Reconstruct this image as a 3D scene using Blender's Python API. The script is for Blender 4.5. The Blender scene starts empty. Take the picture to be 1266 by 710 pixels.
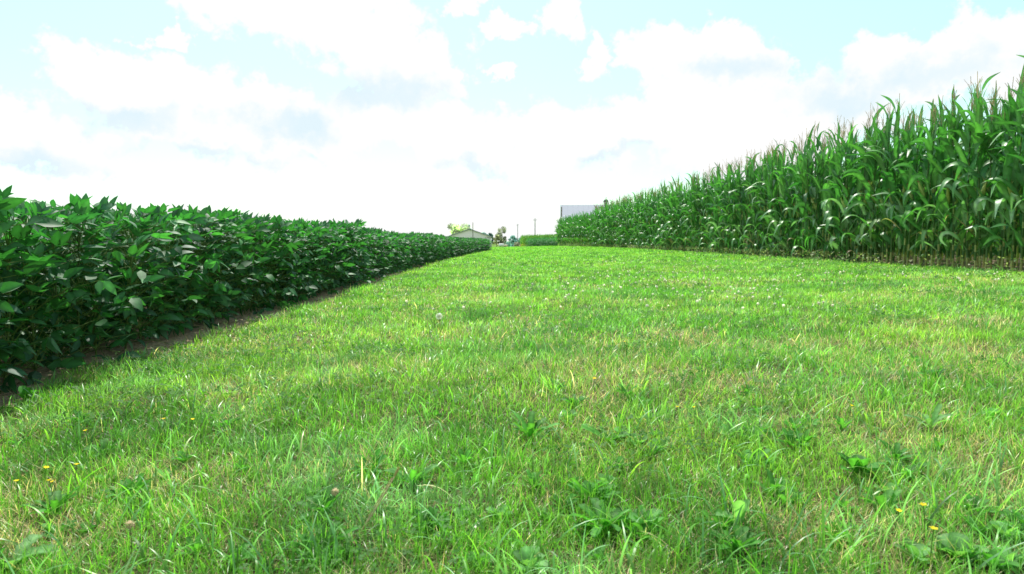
import bpy, math, random
import numpy as np
from mathutils import Vector
PI = math.pi
R = math.radians
rnd = random.Random(11)
rng = np.random.default_rng(7)
sc = bpy.context.scene
col = sc.collection

# ------------------------------------------------------------------ camera
CAM = np.array([0.0, 0.0, 0.66]); F = 844.0; PITCH = R(3.86); YAW = R(1.9)
cd = bpy.data.cameras.new('camera'); cam = bpy.data.objects.new('camera', cd); col.objects.link(cam)
cd.sensor_width = 36; cd.lens = 36 * F / 1266; cd.clip_start = 0.02; cd.clip_end = 9000
cam.location = CAM; cam.rotation_euler = (PI / 2 - PITCH, 0, -YAW)
cd.dof.use_dof = True; cd.dof.focus_distance = 3.0; cd.dof.aperture_fstop = 7.1
sc.camera = cam
sc.render.resolution_x = 1024; sc.render.resolution_y = 574
sc.view_settings.view_transform = 'Standard'; sc.view_settings.look = 'None'; sc.view_settings.exposure = 0
sc.cycles.max_bounces = 8; sc.cycles.transmission_bounces = 4; sc.cycles.diffuse_bounces = 3
sc.cycles.use_denoising = True

def ray(px, py):
    """world direction of a point measured on the photograph"""
    dx, dy = (px - 633) / F, (355 - py) / F
    cy, sy, cp, sp = math.cos(YAW), math.sin(YAW), math.cos(PITCH), math.sin(PITCH)
    f = np.array([sy * cp, cy * cp, -sp]); r = np.array([cy, -sy, 0]); u = np.array([sy * sp, cy * sp, cp])
    return f + dx * r + dy * u
def hgt(px, py, Y):
    d = ray(px, py); t = Y / d[1]; return CAM[0] + d[0] * t, CAM[2] + d[2] * t

# ------------------------------------------------------------------ ground shape and noise
_g = rng.random((6, 256, 256))
def vn(x, y, s, k=0):
    x = np.asarray(x, float) / s + 97.3; y = np.asarray(y, float) / s + 41.7
    xi = np.floor(x).astype(int); yi = np.floor(y).astype(int); fx = x - xi; fy = y - yi
    fx = fx * fx * (3 - 2 * fx); fy = fy * fy * (3 - 2 * fy); g = _g[k]
    a = g[xi % 256, yi % 256]; b = g[(xi + 1) % 256, yi % 256]; c = g[xi % 256, (yi + 1) % 256]; d = g[(xi + 1) % 256, (yi + 1) % 256]
    return (a * (1 - fx) + b * fx) * (1 - fy) + (c * (1 - fx) + d * fx) * fy
def gz(x, y):
    x = np.asarray(x, float); y = np.asarray(y, float)
    side = 0.0225 * (np.clip(x, -2.2, 9) + 2) * np.interp(y, [0, 60, 110], [1, 1, 0])
    prof = np.interp(y, [-50, 45, 63, 80, 150, 200, 300, 420, 9000], [0, 0.0, -0.02, -0.14, -0.86, -1.6, -3.1, -3.6, -3.6])
    bump = 0.035 * (vn(x, y, 1.3, 1) - .5) + 0.012 * (vn(x, y, .35, 2) - .5)
    return side + prof + bump * (y < 75)
def gat(px, py):
    d = ray(px, py)
    lo, hi = 0.3, 400.0
    t = 0.5
    while t < 400:
        p = CAM + d * t
        if p[2] < gz(p[0], p[1]): break
        t *= 1.004
    return float(p[0]), float(p[1])
def soy_edge(y): return np.interp(y, [-5, 5, 10, 16, 25, 34, 45], [-2.06, -2.0, -1.86, -1.85, -1.5, -0.85, 0.1])
def corn_edge(y): return np.interp(y, [0, 9, 16, 27, 44, 66], [7.3, 7.2, 7.45, 7.9, 8.0, 6.5])
SOY_END, CORN_END = 46.0, 66.0

# ------------------------------------------------------------------ helpers
def new_mesh(name, v, f, c=None, smooth=True):
    v = np.ascontiguousarray(v, np.float32); f = np.ascontiguousarray(f, np.int32)
    me = bpy.data.meshes.new(name); k = f.shape[1]
    me.vertices.add(len(v)); me.vertices.foreach_set('co', v.ravel())
    me.loops.add(f.size); me.loops.foreach_set('vertex_index', f.ravel())
    me.polygons.add(len(f)); me.polygons.foreach_set('loop_start', np.arange(0, f.size, k, dtype=np.int32))
    me.polygons.foreach_set('loop_total', np.full(len(f), k, np.int32))
    me.polygons.foreach_set('use_smooth', np.full(len(f), smooth))
    me.update(calc_edges=True)
    if c is not None:
        a = me.color_attributes.new('col', 'FLOAT_COLOR', 'POINT')
        c = np.asarray(c, np.float32)
        if c.shape[1] == 3: c = np.hstack([c, np.ones((len(c), 1), np.float32)])
        a.data.foreach_set('color', np.ascontiguousarray(c).ravel())
    return me
class G:
    """collects quads with vertex colours"""
    def __init__(s): s.v, s.f, s.c, s.n = [], [], [], 0
    def add(s, v, f, c):
        v = np.asarray(v, float).reshape(-1, 3); f = np.asarray(f, int)
        c = np.asarray(c, float)
        if c.ndim == 1: c = np.tile(c, (len(v), 1))
        s.v.append(v); s.f.append(f + s.n); s.c.append(c); s.n += len(v)
    def grid(s, P, c):                       # P: (rows, cols, 3)
        a, b = P.shape[:2]; i = np.arange(a * b).reshape(a, b)
        f = np.stack([i[:-1, :-1], i[:-1, 1:], i[1:, 1:], i[1:, :-1]], -1).reshape(-1, 4)
        c = np.asarray(c, float)
        s.add(P.reshape(-1, 3), f, c if c.ndim == 1 else c.reshape(-1, 3))
    def tube(s, pts, rad, c, n=6):
        pts = np.asarray(pts, float); rad = np.broadcast_to(np.asarray(rad, float), (len(pts),))
        t = np.gradient(pts, axis=0); t /= np.linalg.norm(t, axis=1)[:, None] + 1e-9
        ref = np.array([1., 0, 0]) if abs(t[0][0]) < .8 else np.array([0, 1., 0])
        a = np.cross(t, ref); a /= np.linalg.norm(a, axis=1)[:, None]; b = np.cross(t, a)
        th = np.linspace(0, 2 * PI, n + 1)
        P = pts[:, None] + rad[:, None, None] * (np.cos(th)[None, :, None] * a[:, None] + np.sin(th)[None, :, None] * b[:, None])
        c = np.asarray(c, float)
        if c.ndim == 2: c = np.repeat(c[:, None], n + 1, 1)
        s.grid(P, c)
    def box(s, lo, hi, c):
        x0, y0, z0 = lo; x1, y1, z1 = hi
        v = [(x0, y0, z0), (x1, y0, z0), (x1, y1, z0), (x0, y1, z0), (x0, y0, z1), (x1, y0, z1), (x1, y1, z1), (x0, y1, z1)]
        s.add(v, [(0, 3, 2, 1), (4, 5, 6, 7), (0, 1, 5, 4), (1, 2, 6, 5), (2, 3, 7, 6), (3, 0, 4, 7)], c)
    def arrays(s): return np.vstack(s.v), np.vstack(s.f), np.vstack(s.c)
    def mesh(s, name, smooth=True):
        return new_mesh(name, *s.arrays(), smooth=smooth)
def link(name, me, mat=None, parent=None):
    o = bpy.data.objects.new(name, me); col.objects.link(o)
    if mat and me and not me.materials: me.materials.append(mat)
    o.parent = parent
    return o
def tag(o, label=None, cat=None, group=None, kind=None):
    for k, v in (('label', label), ('category', cat), ('group', group), ('kind', kind)):
        if v: o[k] = v
    return o
def empty(name, loc, rz=0, s=1.0):
    o = bpy.data.objects.new(name, None); col.objects.link(o); o.empty_display_size = .1
    o.location = loc; o.rotation_euler = (0, 0, rz); o.scale = (s, s, s)
    return o
def dup(src, loc, rz, s=1.0, tilt=(0, 0)):
    r = src.copy(); col.objects.link(r)
    r.location = loc; r.rotation_euler = (tilt[0], tilt[1], rz); r.scale = (s, s, s)
    for ch in KIDS[src.name]:
        c = ch.copy(); c.parent = r; col.objects.link(c)
        for g in KIDS.get(ch.name, []):
            h = g.copy(); h.parent = c; col.objects.link(h)
    return r
KIDS = {}

def leafmat(name, rough=.5, spec=.4, transl=.3, tcol=(1.0, 1.15, .45), var=.25, bump=0.0, gain=1.0, freq=30):
    m = bpy.data.materials.new(name); m.use_nodes = True; nt = m.node_tree; N = nt.nodes; L = nt.links
    N.clear(); out = N.new('ShaderNodeOutputMaterial')
    at = N.new('ShaderNodeAttribute'); at.attribute_name = 'col'
    oi = N.new('ShaderNodeObjectInfo')
    tx = N.new('ShaderNodeTexNoise'); tx.inputs['Scale'].default_value = freq; tx.inputs['Detail'].default_value = 3
    gm = N.new('ShaderNodeNewGeometry'); L.new(gm.outputs['Position'], tx.inputs['Vector'])
    mr = N.new('ShaderNodeMapRange'); mr.inputs[1].default_value = .25; mr.inputs[2].default_value = .75
    mr.inputs[3].default_value = gain * (1 - var); mr.inputs[4].default_value = gain * (1 + var); L.new(tx.outputs[0], mr.inputs[0])
    mo = N.new('ShaderNodeMapRange'); mo.inputs[3].default_value = .8; mo.inputs[4].default_value = 1.2; L.new(oi.outputs['Random'], mo.inputs[0])
    mm = N.new('ShaderNodeMath'); mm.operation = 'MULTIPLY'; L.new(mr.outputs[0], mm.inputs[0]); L.new(mo.outputs[0], mm.inputs[1])
    vm = N.new('ShaderNodeVectorMath'); vm.operation = 'SCALE'; L.new(at.outputs['Color'], vm.inputs[0]); L.new(mm.outputs[0], vm.inputs['Scale'])
    pb = N.new('ShaderNodeBsdfPrincipled'); L.new(vm.outputs[0], pb.inputs['Base Color'])
    pb.inputs['Roughness'].default_value = rough; pb.inputs['Specular IOR Level'].default_value = spec
    if bump:
        bp = N.new('ShaderNodeBump'); bp.inputs['Strength'].default_value = bump; bp.inputs['Distance'].default_value = .01
        L.new(tx.outputs[0], bp.inputs['Height']); L.new(bp.outputs[0], pb.inputs['Normal'])
    if transl > 0:
        tr = N.new('ShaderNodeBsdfTranslucent'); v2 = N.new('ShaderNodeVectorMath'); v2.operation = 'MULTIPLY'
        L.new(vm.outputs[0], v2.inputs[0]); v2.inputs[1].default_value = tuple(2.0 * c for c in tcol); L.new(v2.outputs[0], tr.inputs['Color'])
        mx = N.new('ShaderNodeMixShader'); mx.inputs[0].default_value = transl
        L.new(pb.outputs[0], mx.inputs[1]); L.new(tr.outputs[0], mx.inputs[2]); L.new(mx.outputs[0], out.inputs[0])
    else: L.new(pb.outputs[0], out.inputs[0])
    return m
def plain(name, c, rough=.6, var=.1, scale=3.0, metallic=0):
    m = bpy.data.materials.new(name); m.use_nodes = True; nt = m.node_tree; N = nt.nodes; L = nt.links
    pb = N['Principled BSDF']; pb.inputs['Roughness'].default_value = rough; pb.inputs['Metallic'].default_value = metallic
    tx = N.new('ShaderNodeTexNoise'); tx.inputs['Scale'].default_value = scale; tx.inputs['Detail'].default_value = 4
    tc = N.new('ShaderNodeTexCoord'); L.new(tc.outputs['Object'], tx.inputs['Vector'])
    cr = N.new('ShaderNodeValToRGB'); cr.color_ramp.elements[0].position = .3; cr.color_ramp.elements[1].position = .7
    cr.color_ramp.elements[0].color = tuple(k * (1 - var) for k in c) + (1,); cr.color_ramp.elements[1].color = tuple(min(1, k * (1 + var)) for k in c) + (1,)
    L.new(tx.outputs[0], cr.inputs[0]); L.new(cr.outputs[0], pb.inputs['Base Color'])
    return m

M_grass = leafmat('grass_blade', .38, .6, .38, (1.0, 1.1, .55), .3, freq=9, gain=1.31)
M_soy = leafmat('soybean_leaf', .56, .5, .26, (.75, 1.3, .35), .22, .15, freq=25)
M_corn = leafmat('corn_leaf', .42, .7, .22, (.75, 1.3, .4), .2, .1, freq=14, gain=1.24)
M_stem = leafmat('green_stem', .5, .35, .12, (1, 1, .5), .15)
M_dry = leafmat('dry_stem', .7, .2, .2, (1, .9, .6), .2)
M_far = leafmat('distant_leaf', .7, .2, .3, (.9, 1, .8), .2, freq=1.5)
M_weed = leafmat('weed_leaf', .6, .25, .35, (1, 1.2, .45), .25, .2, freq=60)
M_petal = leafmat('petal', .6, .2, .3, (1, 1, 1), .05)

# ------------------------------------------------------------------ ground sheet
def axis(pts):
    out = []
    for a, b, n in pts: out += list(np.linspace(a, b, n, endpoint=False))
    return np.array(out + [pts[-1][1]])
xs = axis([(-5000, -300, 8), (-300, -30, 20), (-30, -6, 30), (-6, 10, 150), (10, 40, 40), (40, 300, 20), (300, 5000, 8)])
ys = axis([(-300, -10, 10), (-10, 0, 20), (0, 14, 150), (14, 75, 160), (75, 320, 60), (320, 8000, 14)])
X, Y = np.meshgrid(xs, ys, indexing='ij')
Z = gz(X, Y)
def ground_mask(X, Y):       # 0 soil, 1 lawn
    nz = (vn(X, Y, .5, 3) - .5) * .35 + (vn(X, Y, .12, 4) - .5) * .15
    a = np.clip((X - soy_edge(Y) - .05 - nz) / .16, 0, 1); b = np.clip((corn_edge(Y) + .18 - X + nz) / .3, 0, 1)
    a = np.where(Y > SOY_END + .5, 1, a); b = np.where(Y > CORN_END + 1, 1, b)
    return a * b
msk = ground_mask(X, Y)
gg = G(); P = np.stack([X, Y, Z], -1)
gg.grid(P[:, ::1], np.stack([msk, msk, msk], -1))
me = gg.mesh('ground')
mg = bpy.data.materials.new('soil_and_turf'); mg.use_nodes = True; nt = mg.node_tree; N = nt.nodes; L = nt.links; pb = N['Principled BSDF']
pb.inputs['Roughness'].default_value = .9; pb.inputs['Specular IOR Level'].default_value = .15
at = N.new('ShaderNodeAttribute'); at.attribute_name = 'col'; ge = N.new('ShaderNodeNewGeometry')
def noise(s, d=5):
    t = N.new('ShaderNodeTexNoise'); t.inputs['Scale'].default_value = s; t.inputs['Detail'].default_value = d; t.inputs['Roughness'].default_value = .65
    L.new(ge.outputs['Position'], t.inputs['Vector']); return t.outputs[0]
def ramp(src, stops):
    r = N.new('ShaderNodeValToRGB'); L.new(src, r.inputs[0]); e = r.color_ramp.elements
    while len(e) < len(stops): e.new(.5)
    for k, (p, c) in enumerate(stops): e[k].position = p; e[k].color = tuple(c) + (1,)
    return r.outputs[0]
soil = ramp(noise(38, 8), [(.3, (.2, .145, .1)), (.5, (.46, .35, .24)), (.68, (.7, .58, .42))])
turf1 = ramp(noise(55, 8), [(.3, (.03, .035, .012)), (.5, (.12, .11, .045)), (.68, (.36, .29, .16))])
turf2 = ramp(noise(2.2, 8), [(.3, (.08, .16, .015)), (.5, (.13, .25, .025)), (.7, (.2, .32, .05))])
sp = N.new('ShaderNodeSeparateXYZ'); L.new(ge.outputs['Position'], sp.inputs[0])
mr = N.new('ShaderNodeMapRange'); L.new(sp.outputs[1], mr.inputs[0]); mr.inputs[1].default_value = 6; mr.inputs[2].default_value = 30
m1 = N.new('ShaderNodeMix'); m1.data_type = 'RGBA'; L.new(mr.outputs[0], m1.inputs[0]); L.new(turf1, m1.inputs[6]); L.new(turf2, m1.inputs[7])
m2 = N.new('ShaderNodeMix'); m2.data_type = 'RGBA'; L.new(at.outputs['Color'], m2.inputs[0]); L.new(soil, m2.inputs[6]); L.new(m1.outputs[2], m2.inputs[7])
L.new(m2.outputs[2], pb.inputs['Base Color'])
bp = N.new('ShaderNodeBump'); bp.inputs['Distance'].default_value = .03; bp.inputs['Strength'].default_value = .8; L.new(noise(45, 8), bp.inputs['Height']); L.new(bp.outputs[0], pb.inputs['Normal'])
tag(link('ground', me, mg), kind='structure')

# ------------------------------------------------------------------ grass
def mixc(a, b, t): return np.asarray(a) * (1 - t[:, None]) + np.asarray(b) * t[:, None]
def blades(x, y, Ln, W, lean, bend, colr, seg, az=None, z0=-.004, tipc=1.2, basec=.42):
    n = len(x); az = rng.uniform(0, 2 * PI, n) if az is None else az
    z = gz(x, y) + z0; roll = az + PI / 2 + rng.normal(0, .5, n)
    px, py, pz = x.copy(), y.copy(), z.copy(); V = np.zeros((n, seg + 1, 2, 3), np.float32); C = np.zeros((n, seg + 1, 2, 4), np.float32)
    for k in range(seg + 1):
        s = k / seg; w = .5 * W * (max(1 - s, 0) ** .55 if k < seg else .06) * (1 if k else .75)
        V[:, k, 0] = np.stack([px - np.cos(roll) * w, py - np.sin(roll) * w, pz], 1)
        V[:, k, 1] = np.stack([px + np.cos(roll) * w, py + np.sin(roll) * w, pz], 1)
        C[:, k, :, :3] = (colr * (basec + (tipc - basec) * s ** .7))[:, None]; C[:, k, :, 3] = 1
        a = lean + bend * (s + .5 / seg)
        px = px + np.cos(az) * np.sin(a) * Ln / seg; py = py + np.sin(az) * np.sin(a) * Ln / seg; pz = np.maximum(pz + np.cos(a) * Ln / seg, z + .004)
    base = (np.arange(n) * (seg + 1) * 2)[:, None, None]; k = np.arange(seg)[None, :, None] * 2
    F_ = base + k + np.array([0, 1, 3, 2])[None, None]
    return V.reshape(-1, 3), F_.reshape(-1, 4), C.reshape(-1, 4)
def scatter(y0, y1, dens, margin=.8, tuft=0.0, tsig=.03):
    slopeL, slopeR = (605 + 0) / F, (1266 - 605) / F
    xa = max(-2.3, -(slopeL * y1 + margin)); xb = min(8.4, slopeR * y1 + margin)
    n = int((xb - xa) * (y1 - y0) * dens)
    x = rng.uniform(xa, xb, n); y = rng.uniform(y0, y1, n)
    if tuft > 0:
        m = int(n / 14); cx = rng.uniform(xa, xb, m); cy = rng.uniform(y0, y1, m); i = rng.integers(0, m, n); q = rng.random(n) < tuft
        x = np.where(q, cx[i] + rng.normal(0, tsig, n), x); y = np.where(q, cy[i] + rng.normal(0, tsig, n), y)
    keep = (x > -(slopeL * y + margin)) & (x < slopeR * y + margin) & (rng.random(n) < ground_mask(x, y))
    return x[keep], y[keep]
GREEN, YEL, BLUE, DEEP, STRAW, TAN = (.11, .285, .032), (.22, .37, .055), (.19, .37, .16), (.04, .15, .018), (.60, .53, .32), (.46, .34, .2)
def gcol(x, y, dry_amt=1.0):
    n = len(x); a = vn(x, y, .9, 0); b = vn(x, y, .22, 1); c = vn(x, y, .3, 5)
    cc = mixc(GREEN, YEL, np.clip(a * 1.2 - .35 + rng.normal(0, .25, n), 0, 1))
    cc = mixc(cc, BLUE, np.clip((b - .6) * 2 + rng.normal(0, .15, n), 0, .8)); cc = mixc(cc, DEEP, np.clip((c - .5) * 2.2 + rng.normal(0, .2, n), 0, .8))
    dry = rng.random(n) < dry_amt * (.09 + .62 * np.clip(vn(x, y, .45, 3) * .6 + vn(x, y, .15, 2) * .4 - .46, 0, 1) * 2.2)
    cc[dry] = mixc(STRAW, TAN, rng.random(dry.sum())); cc = cc * np.interp(y, [1, 3, 9, 30], [1.0, 1.1, 1.22, 1.25])[:, None]; return cc * rng.normal(1.05, .3, n).clip(.35, 1.9)[:, None], dry  # farther grass brightened in its colour to imitate backlit glow
parts = []
def layer(y0, y1, dens, L0, L1, W0, W1, seg, margin=.8, tuft=.5, dry=1.0, lean=.6, bend=1.1):
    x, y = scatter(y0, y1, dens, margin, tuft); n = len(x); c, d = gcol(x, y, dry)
    hfac = .5 + 1.0 * (.6 * vn(x, y, .28, 5) + .4 * vn(x, y, .09, 0))
    Ln = rng.uniform(L0, L1, n) * hfac; W = rng.uniform(W0, W1, n); le = np.abs(rng.normal(0, lean, n)); be = rng.normal(bend * .6, bend * .5, n)
    le[d] += rng.uniform(.2, 1.1, d.sum()); Ln[d] *= 1.0; W[d] *= .75
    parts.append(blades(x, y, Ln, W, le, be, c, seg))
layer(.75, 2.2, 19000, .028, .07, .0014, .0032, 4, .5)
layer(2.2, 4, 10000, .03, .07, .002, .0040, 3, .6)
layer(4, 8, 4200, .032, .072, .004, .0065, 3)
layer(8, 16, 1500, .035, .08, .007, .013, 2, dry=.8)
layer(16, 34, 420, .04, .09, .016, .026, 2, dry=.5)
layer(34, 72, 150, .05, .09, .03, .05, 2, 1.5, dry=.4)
def thatch(y0, y1, dens, W0, W1):
    x, y = scatter(y0, y1, dens, .5, .4, .05); k = (vn(x, y, .42, 3) * .6 + vn(x, y, .14, 2) * .4 + rng.normal(0, .05, len(x))) > .47; x, y = x[k], y[k]; n = len(x)
    parts.append(blades(x, y, rng.uniform(.03, .09, n), rng.uniform(W0, W1, n), rng.uniform(.5, 1.5, n), rng.normal(.2, .5, n), mixc(STRAW, TAN, rng.random(n)) * rng.normal(1, .25, n).clip(.4, 1.5)[:, None], 3, basec=.7, tipc=1))
thatch(.75, 2.2, 5000, .0010, .0024); thatch(2.2, 4.5, 2400, .0018, .0035); thatch(4.5, 9, 700, .003, .006)
# scattered broad arching blades
def broad(y0, y1, dens, L0, L1, W0, W1, seg=6):
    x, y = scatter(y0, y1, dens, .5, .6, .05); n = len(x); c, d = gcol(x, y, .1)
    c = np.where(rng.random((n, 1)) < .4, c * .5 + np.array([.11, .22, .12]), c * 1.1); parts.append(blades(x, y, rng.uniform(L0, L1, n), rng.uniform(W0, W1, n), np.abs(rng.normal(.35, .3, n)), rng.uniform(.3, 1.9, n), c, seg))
broad(.75, 2.2, 480, .06, .14, .004, .0075)
broad(2.2, 5, 280, .06, .13, .005, .0085)
broad(5, 10, 80, .07, .13, .008, .011, 4)
broad(10, 24, 16, .08, .13, .012, .018, 3)
V = []; Fc = []; C = []; off = 0
for v, f, c in parts: V.append(v); Fc.append(f + off); C.append(c); off += len(v)
tag(link('grass', new_mesh('grass', np.vstack(V), np.vstack(Fc), np.vstack(C)), M_grass),
    'mown bright green grass with straw coloured patches between the two crops', 'grass', kind='stuff')
# low trifoliate clover leaves
def clover(n_, y0, y1, rad):
    x, y = scatter(y0, y1, n_, .5, .85, .07); q = (vn(x, y, .6, 4) > .52); x, y = x[q], y[q]; n = len(x)
    z = gz(x, y) + rng.uniform(.02, .055, n); a0 = rng.uniform(0, 2 * PI, n); tilt = rng.normal(0, .35, (n, 2))
    V = []; C = []; base = mixc((.06, .2, .03), (.13, .32, .06), rng.random(n))
    for k in range(3):
        a = a0 + k * 2 * PI / 3; r = rad * rng.uniform(.8, 1.2, n)
        for (s, t) in ((0, 0), (.55, .42), (1.0, .0), (.55, -.42)):
            dx = r * (s * np.cos(a) - t * np.sin(a)); dy = r * (s * np.sin(a) + t * np.cos(a))
            V.append(np.stack([x + dx, y + dy, z + dx * tilt[:, 0] + dy * tilt[:, 1] + (.25 * r * abs(t))], 1)); C.append(base * (.8 + .3 * s))
    V = np.stack(V, 1); C = np.stack(C, 1); f = (np.arange(n)[:, None] * 12)[:, :, None] + np.arange(12).reshape(1, 3, 4)
    return V.reshape(-1, 3), f.reshape(-1, 4), C.reshape(-1, 3)
V = []; Fc = []; C = []; off = 0
for v, f, c in (clover(900, .75, 2.5, .010), clover(500, 2.5, 6, .013), clover(120, 6, 14, .02), clover(30, 14, 30, .035)):
    V.append(v); Fc.append(f + off); C.append(c); off += len(v)
tag(link('clover_leaves', new_mesh('clover_leaves', np.vstack(V), np.vstack(Fc), np.vstack(C)), M_weed),
    'low three-leaved clover growing through the mown grass', 'clover', kind='stuff')
# straw litter on the bare soil at the crop edges
x = np.concatenate([rng.uniform(-.5, .3, 14000) ** 1 + 0, rng.uniform(-.5, .9, 9000)]); yy = np.concatenate([2 + 44 * rng.random(14000) ** 2, 5 + 60 * rng.random(9000) ** 1.6])
x = np.where(np.arange(len(x)) < 14000, soy_edge(yy) + x, corn_edge(yy) + x); n = len(x); w = .003 + .0006 * yy
tag(link('straw_litter', new_mesh('straw_litter', *blades(x, yy, rng.uniform(.03, .1, n), w, rng.uniform(1.1, 1.6, n), rng.normal(0, .2, n), mixc(STRAW, (.2, .12, .07), rng.random(n)), 2, basec=.9, tipc=1)), M_dry),
    'dry tan straw and crop litter on the bare soil beside the crops', 'straw litter', kind='stuff')

# ------------------------------------------------------------------ soybean plants
SOYC = [(.040, .140, .050), (.062, .19, .066), (.034, .115, .056)]
def leaflet(g, base, d, up, Ln, W, c, rows=5, cup=.18, droop=.5):
    d = d / np.linalg.norm(d); side = np.cross(d, up); side /= np.linalg.norm(side) + 1e-9; nr = np.cross(side, d)
    P = np.zeros((rows, 3, 3)); CC = np.zeros((rows, 3, 3)); p = base.copy(); ang = 0
    for k in range(rows):
        s = k / (rows - 1); w = W * .5 * (math.sin(PI * min(1, s ** .62 * 1.0)) ** .8 if 0 < s < 1 else .05)
        if s > .7: w = max(w, W * .5 * (1 - s) * 1.3 * .9)
        dd = d * math.cos(ang) - nr * math.sin(ang); nn = nr * math.cos(ang) + d * math.sin(ang)
        P[k, 1] = p; P[k, 0] = p - side * w + nn * cup * w; P[k, 2] = p + side * w + nn * cup * w
        CC[k, 0] = CC[k, 2] = c * (.9 + .1 * s); CC[k, 1] = c * 1.35
        p = p + dd * Ln / (rows - 1); ang += droop / (rows - 1)
    g.grid(P, CC)
def soy_plant(seed, lod=0):
    r = np.random.default_rng(seed); g = G(); st = G(); nodes = 66 if lod == 0 else 30
    H = r.uniform(.73, .78)
    st.tube(np.array([(0, 0, -.02), (.01, 0, H * .4), (0, .01, H * .75), (.01, 0, H)]), [.006, .005, .004, .002], (.10, .17, .04), 5)
    for i in range(nodes):
        f = (i + r.random()) / nodes; zt = .03 + (H + .05) * f ** .85; rad = r.uniform(.06, .33) * (1 - .55 * max(0, f - .72) / .28)
        a = i * 2.4 + r.uniform(-.5, .5); o = np.array([math.cos(a), math.sin(a), 0])
        tip = o * rad + np.array([0, 0, zt]); zt = min(zt, H + .01); tip[2] = zt; b0 = np.array([0, 0, max(.04, zt - r.uniform(.08, .18))])
        st.tube(np.array([b0, (b0 + tip) / 2 + [0, 0, .03], tip]), [.0022, .0018, .0014], (.13, .22, .05), 4)
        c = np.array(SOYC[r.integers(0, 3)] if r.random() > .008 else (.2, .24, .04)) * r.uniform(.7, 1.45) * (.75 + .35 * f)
        up = np.array([-o[0] * .35 + r.normal(0, .6), -o[1] * .35 + r.normal(0, .6), 1.0]); S = (.096 if i % 5 else .075) * r.uniform(.8, 1.15) * (1 - .2 * max(0, f - .8) / .2)
        pit = r.normal(-.15 + .45 * f, .5) + (.6 if f > .88 else 0)
        for k, (da, sc_) in enumerate(((0, 1), (1.15, .92), (-1.15, .92))):
            aa = a + da + r.normal(0, .2); d = np.array([math.cos(aa), math.sin(aa), math.tan(max(-1.1, min(1.2, pit + r.normal(0, .25))))])
            start = tip + (o * .022 if k == 0 else 0)
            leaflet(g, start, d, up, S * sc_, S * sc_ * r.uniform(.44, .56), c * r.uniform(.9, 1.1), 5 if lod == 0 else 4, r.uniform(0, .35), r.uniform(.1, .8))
    return g, st
KS = []
for k in range(7):
    g, st = soy_plant(100 + k)
    root = empty('soybean_plant', (0, 0, -50)); a = link('stem', st.mesh('stem'), M_stem, root); b = link('foliage', g.mesh('foliage'), M_soy, root)
    KIDS[root.name] = [a, b]; KS.append(root)
used = [False] * 7
def place(protos, used, loc, rz, s, tilt=(0, 0)):
    k = rnd.randrange(len(protos)); src = protos[k]
    if not used[k]:
        used[k] = True; src.location = loc; src.rotation_euler = (tilt[0], tilt[1], rz); src.scale = (s, s, s); return src
    return dup(src, loc, rz, s, tilt)
soypos = []
for row in range(9):
    yv = .7 + rnd.random() * .2
    while yv < SOY_END:
        xx = float(soy_edge(yv)) - .23 - .37 * row + rnd.uniform(-.03, .03)
        soypos.append((row, xx, yv)); yv += rnd.uniform(.15, .23) + (.05 if row > 3 else 0)
front = [p for p in soypos if p[0] == 0 and p[2] > 1.9]
second = sorted([p for p in soypos if p[0] == 1 and p[2] > 2.2], key=lambda p: p[2])
indiv = front[:240] + second[:300 - min(240, len(front))]
iset = set(indiv); order = sorted([p for p in front if p[2] > 2.9], key=lambda p: p[2])
for p in indiv:
    row, xx, yv = p
    s = (1.0 + .12 * (vn(xx * 0 + row, yv, 1.1, 2) - .5) * 1.2 + rnd.uniform(-.04, .05)) * float(np.interp(yv, [3, 6, 10, 16, 26, 40], [1.05, 1.09, 1.07, 1.02, .96, .87]))
    o = place(KS, used, (xx, yv, float(gz(xx, yv))), rnd.uniform(0, 6.28), float(s), (rnd.uniform(-.08, .08), rnd.uniform(-.03, .12)))
    lab = 'leafy dark green soybean plant in the outer row facing the grass' if row == 0 else 'leafy soybean plant one row behind the outer row'
    tag(o, lab, 'soybean plant', 'soybean plants in the outer row' if row == 0 else 'soybean plants in the second row')
def merge(name, protos, items, mat, label, cat):
    V = []; Fc = []; C = []; off = 0
    for (x, y, z, rz, s, k) in items:
        v, f, c = protos[k % len(protos)]; cs, sn = math.cos(rz), math.sin(rz)
        V.append(np.stack([(v[:, 0] * cs - v[:, 1] * sn) * s + x, (v[:, 0] * sn + v[:, 1] * cs) * s + y, v[:, 2] * s + z], 1)); Fc.append(f + off); C.append(c * rnd.uniform(.8, 1.2)); off += len(v)
    return tag(link(name, new_mesh(name, np.vstack(V), np.vstack(Fc), np.vstack(C)), mat), label, cat, kind='stuff')
soyl = []
for k in range(5):
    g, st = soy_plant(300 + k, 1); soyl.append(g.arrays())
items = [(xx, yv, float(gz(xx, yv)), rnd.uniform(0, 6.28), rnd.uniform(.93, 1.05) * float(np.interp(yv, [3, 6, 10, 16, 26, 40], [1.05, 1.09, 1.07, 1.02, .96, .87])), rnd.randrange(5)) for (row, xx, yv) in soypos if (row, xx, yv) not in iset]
merge('soybean_crop', soyl, items, M_soy, 'dense mass of soybean foliage deeper in the field on the left', 'soybean crop')

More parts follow.
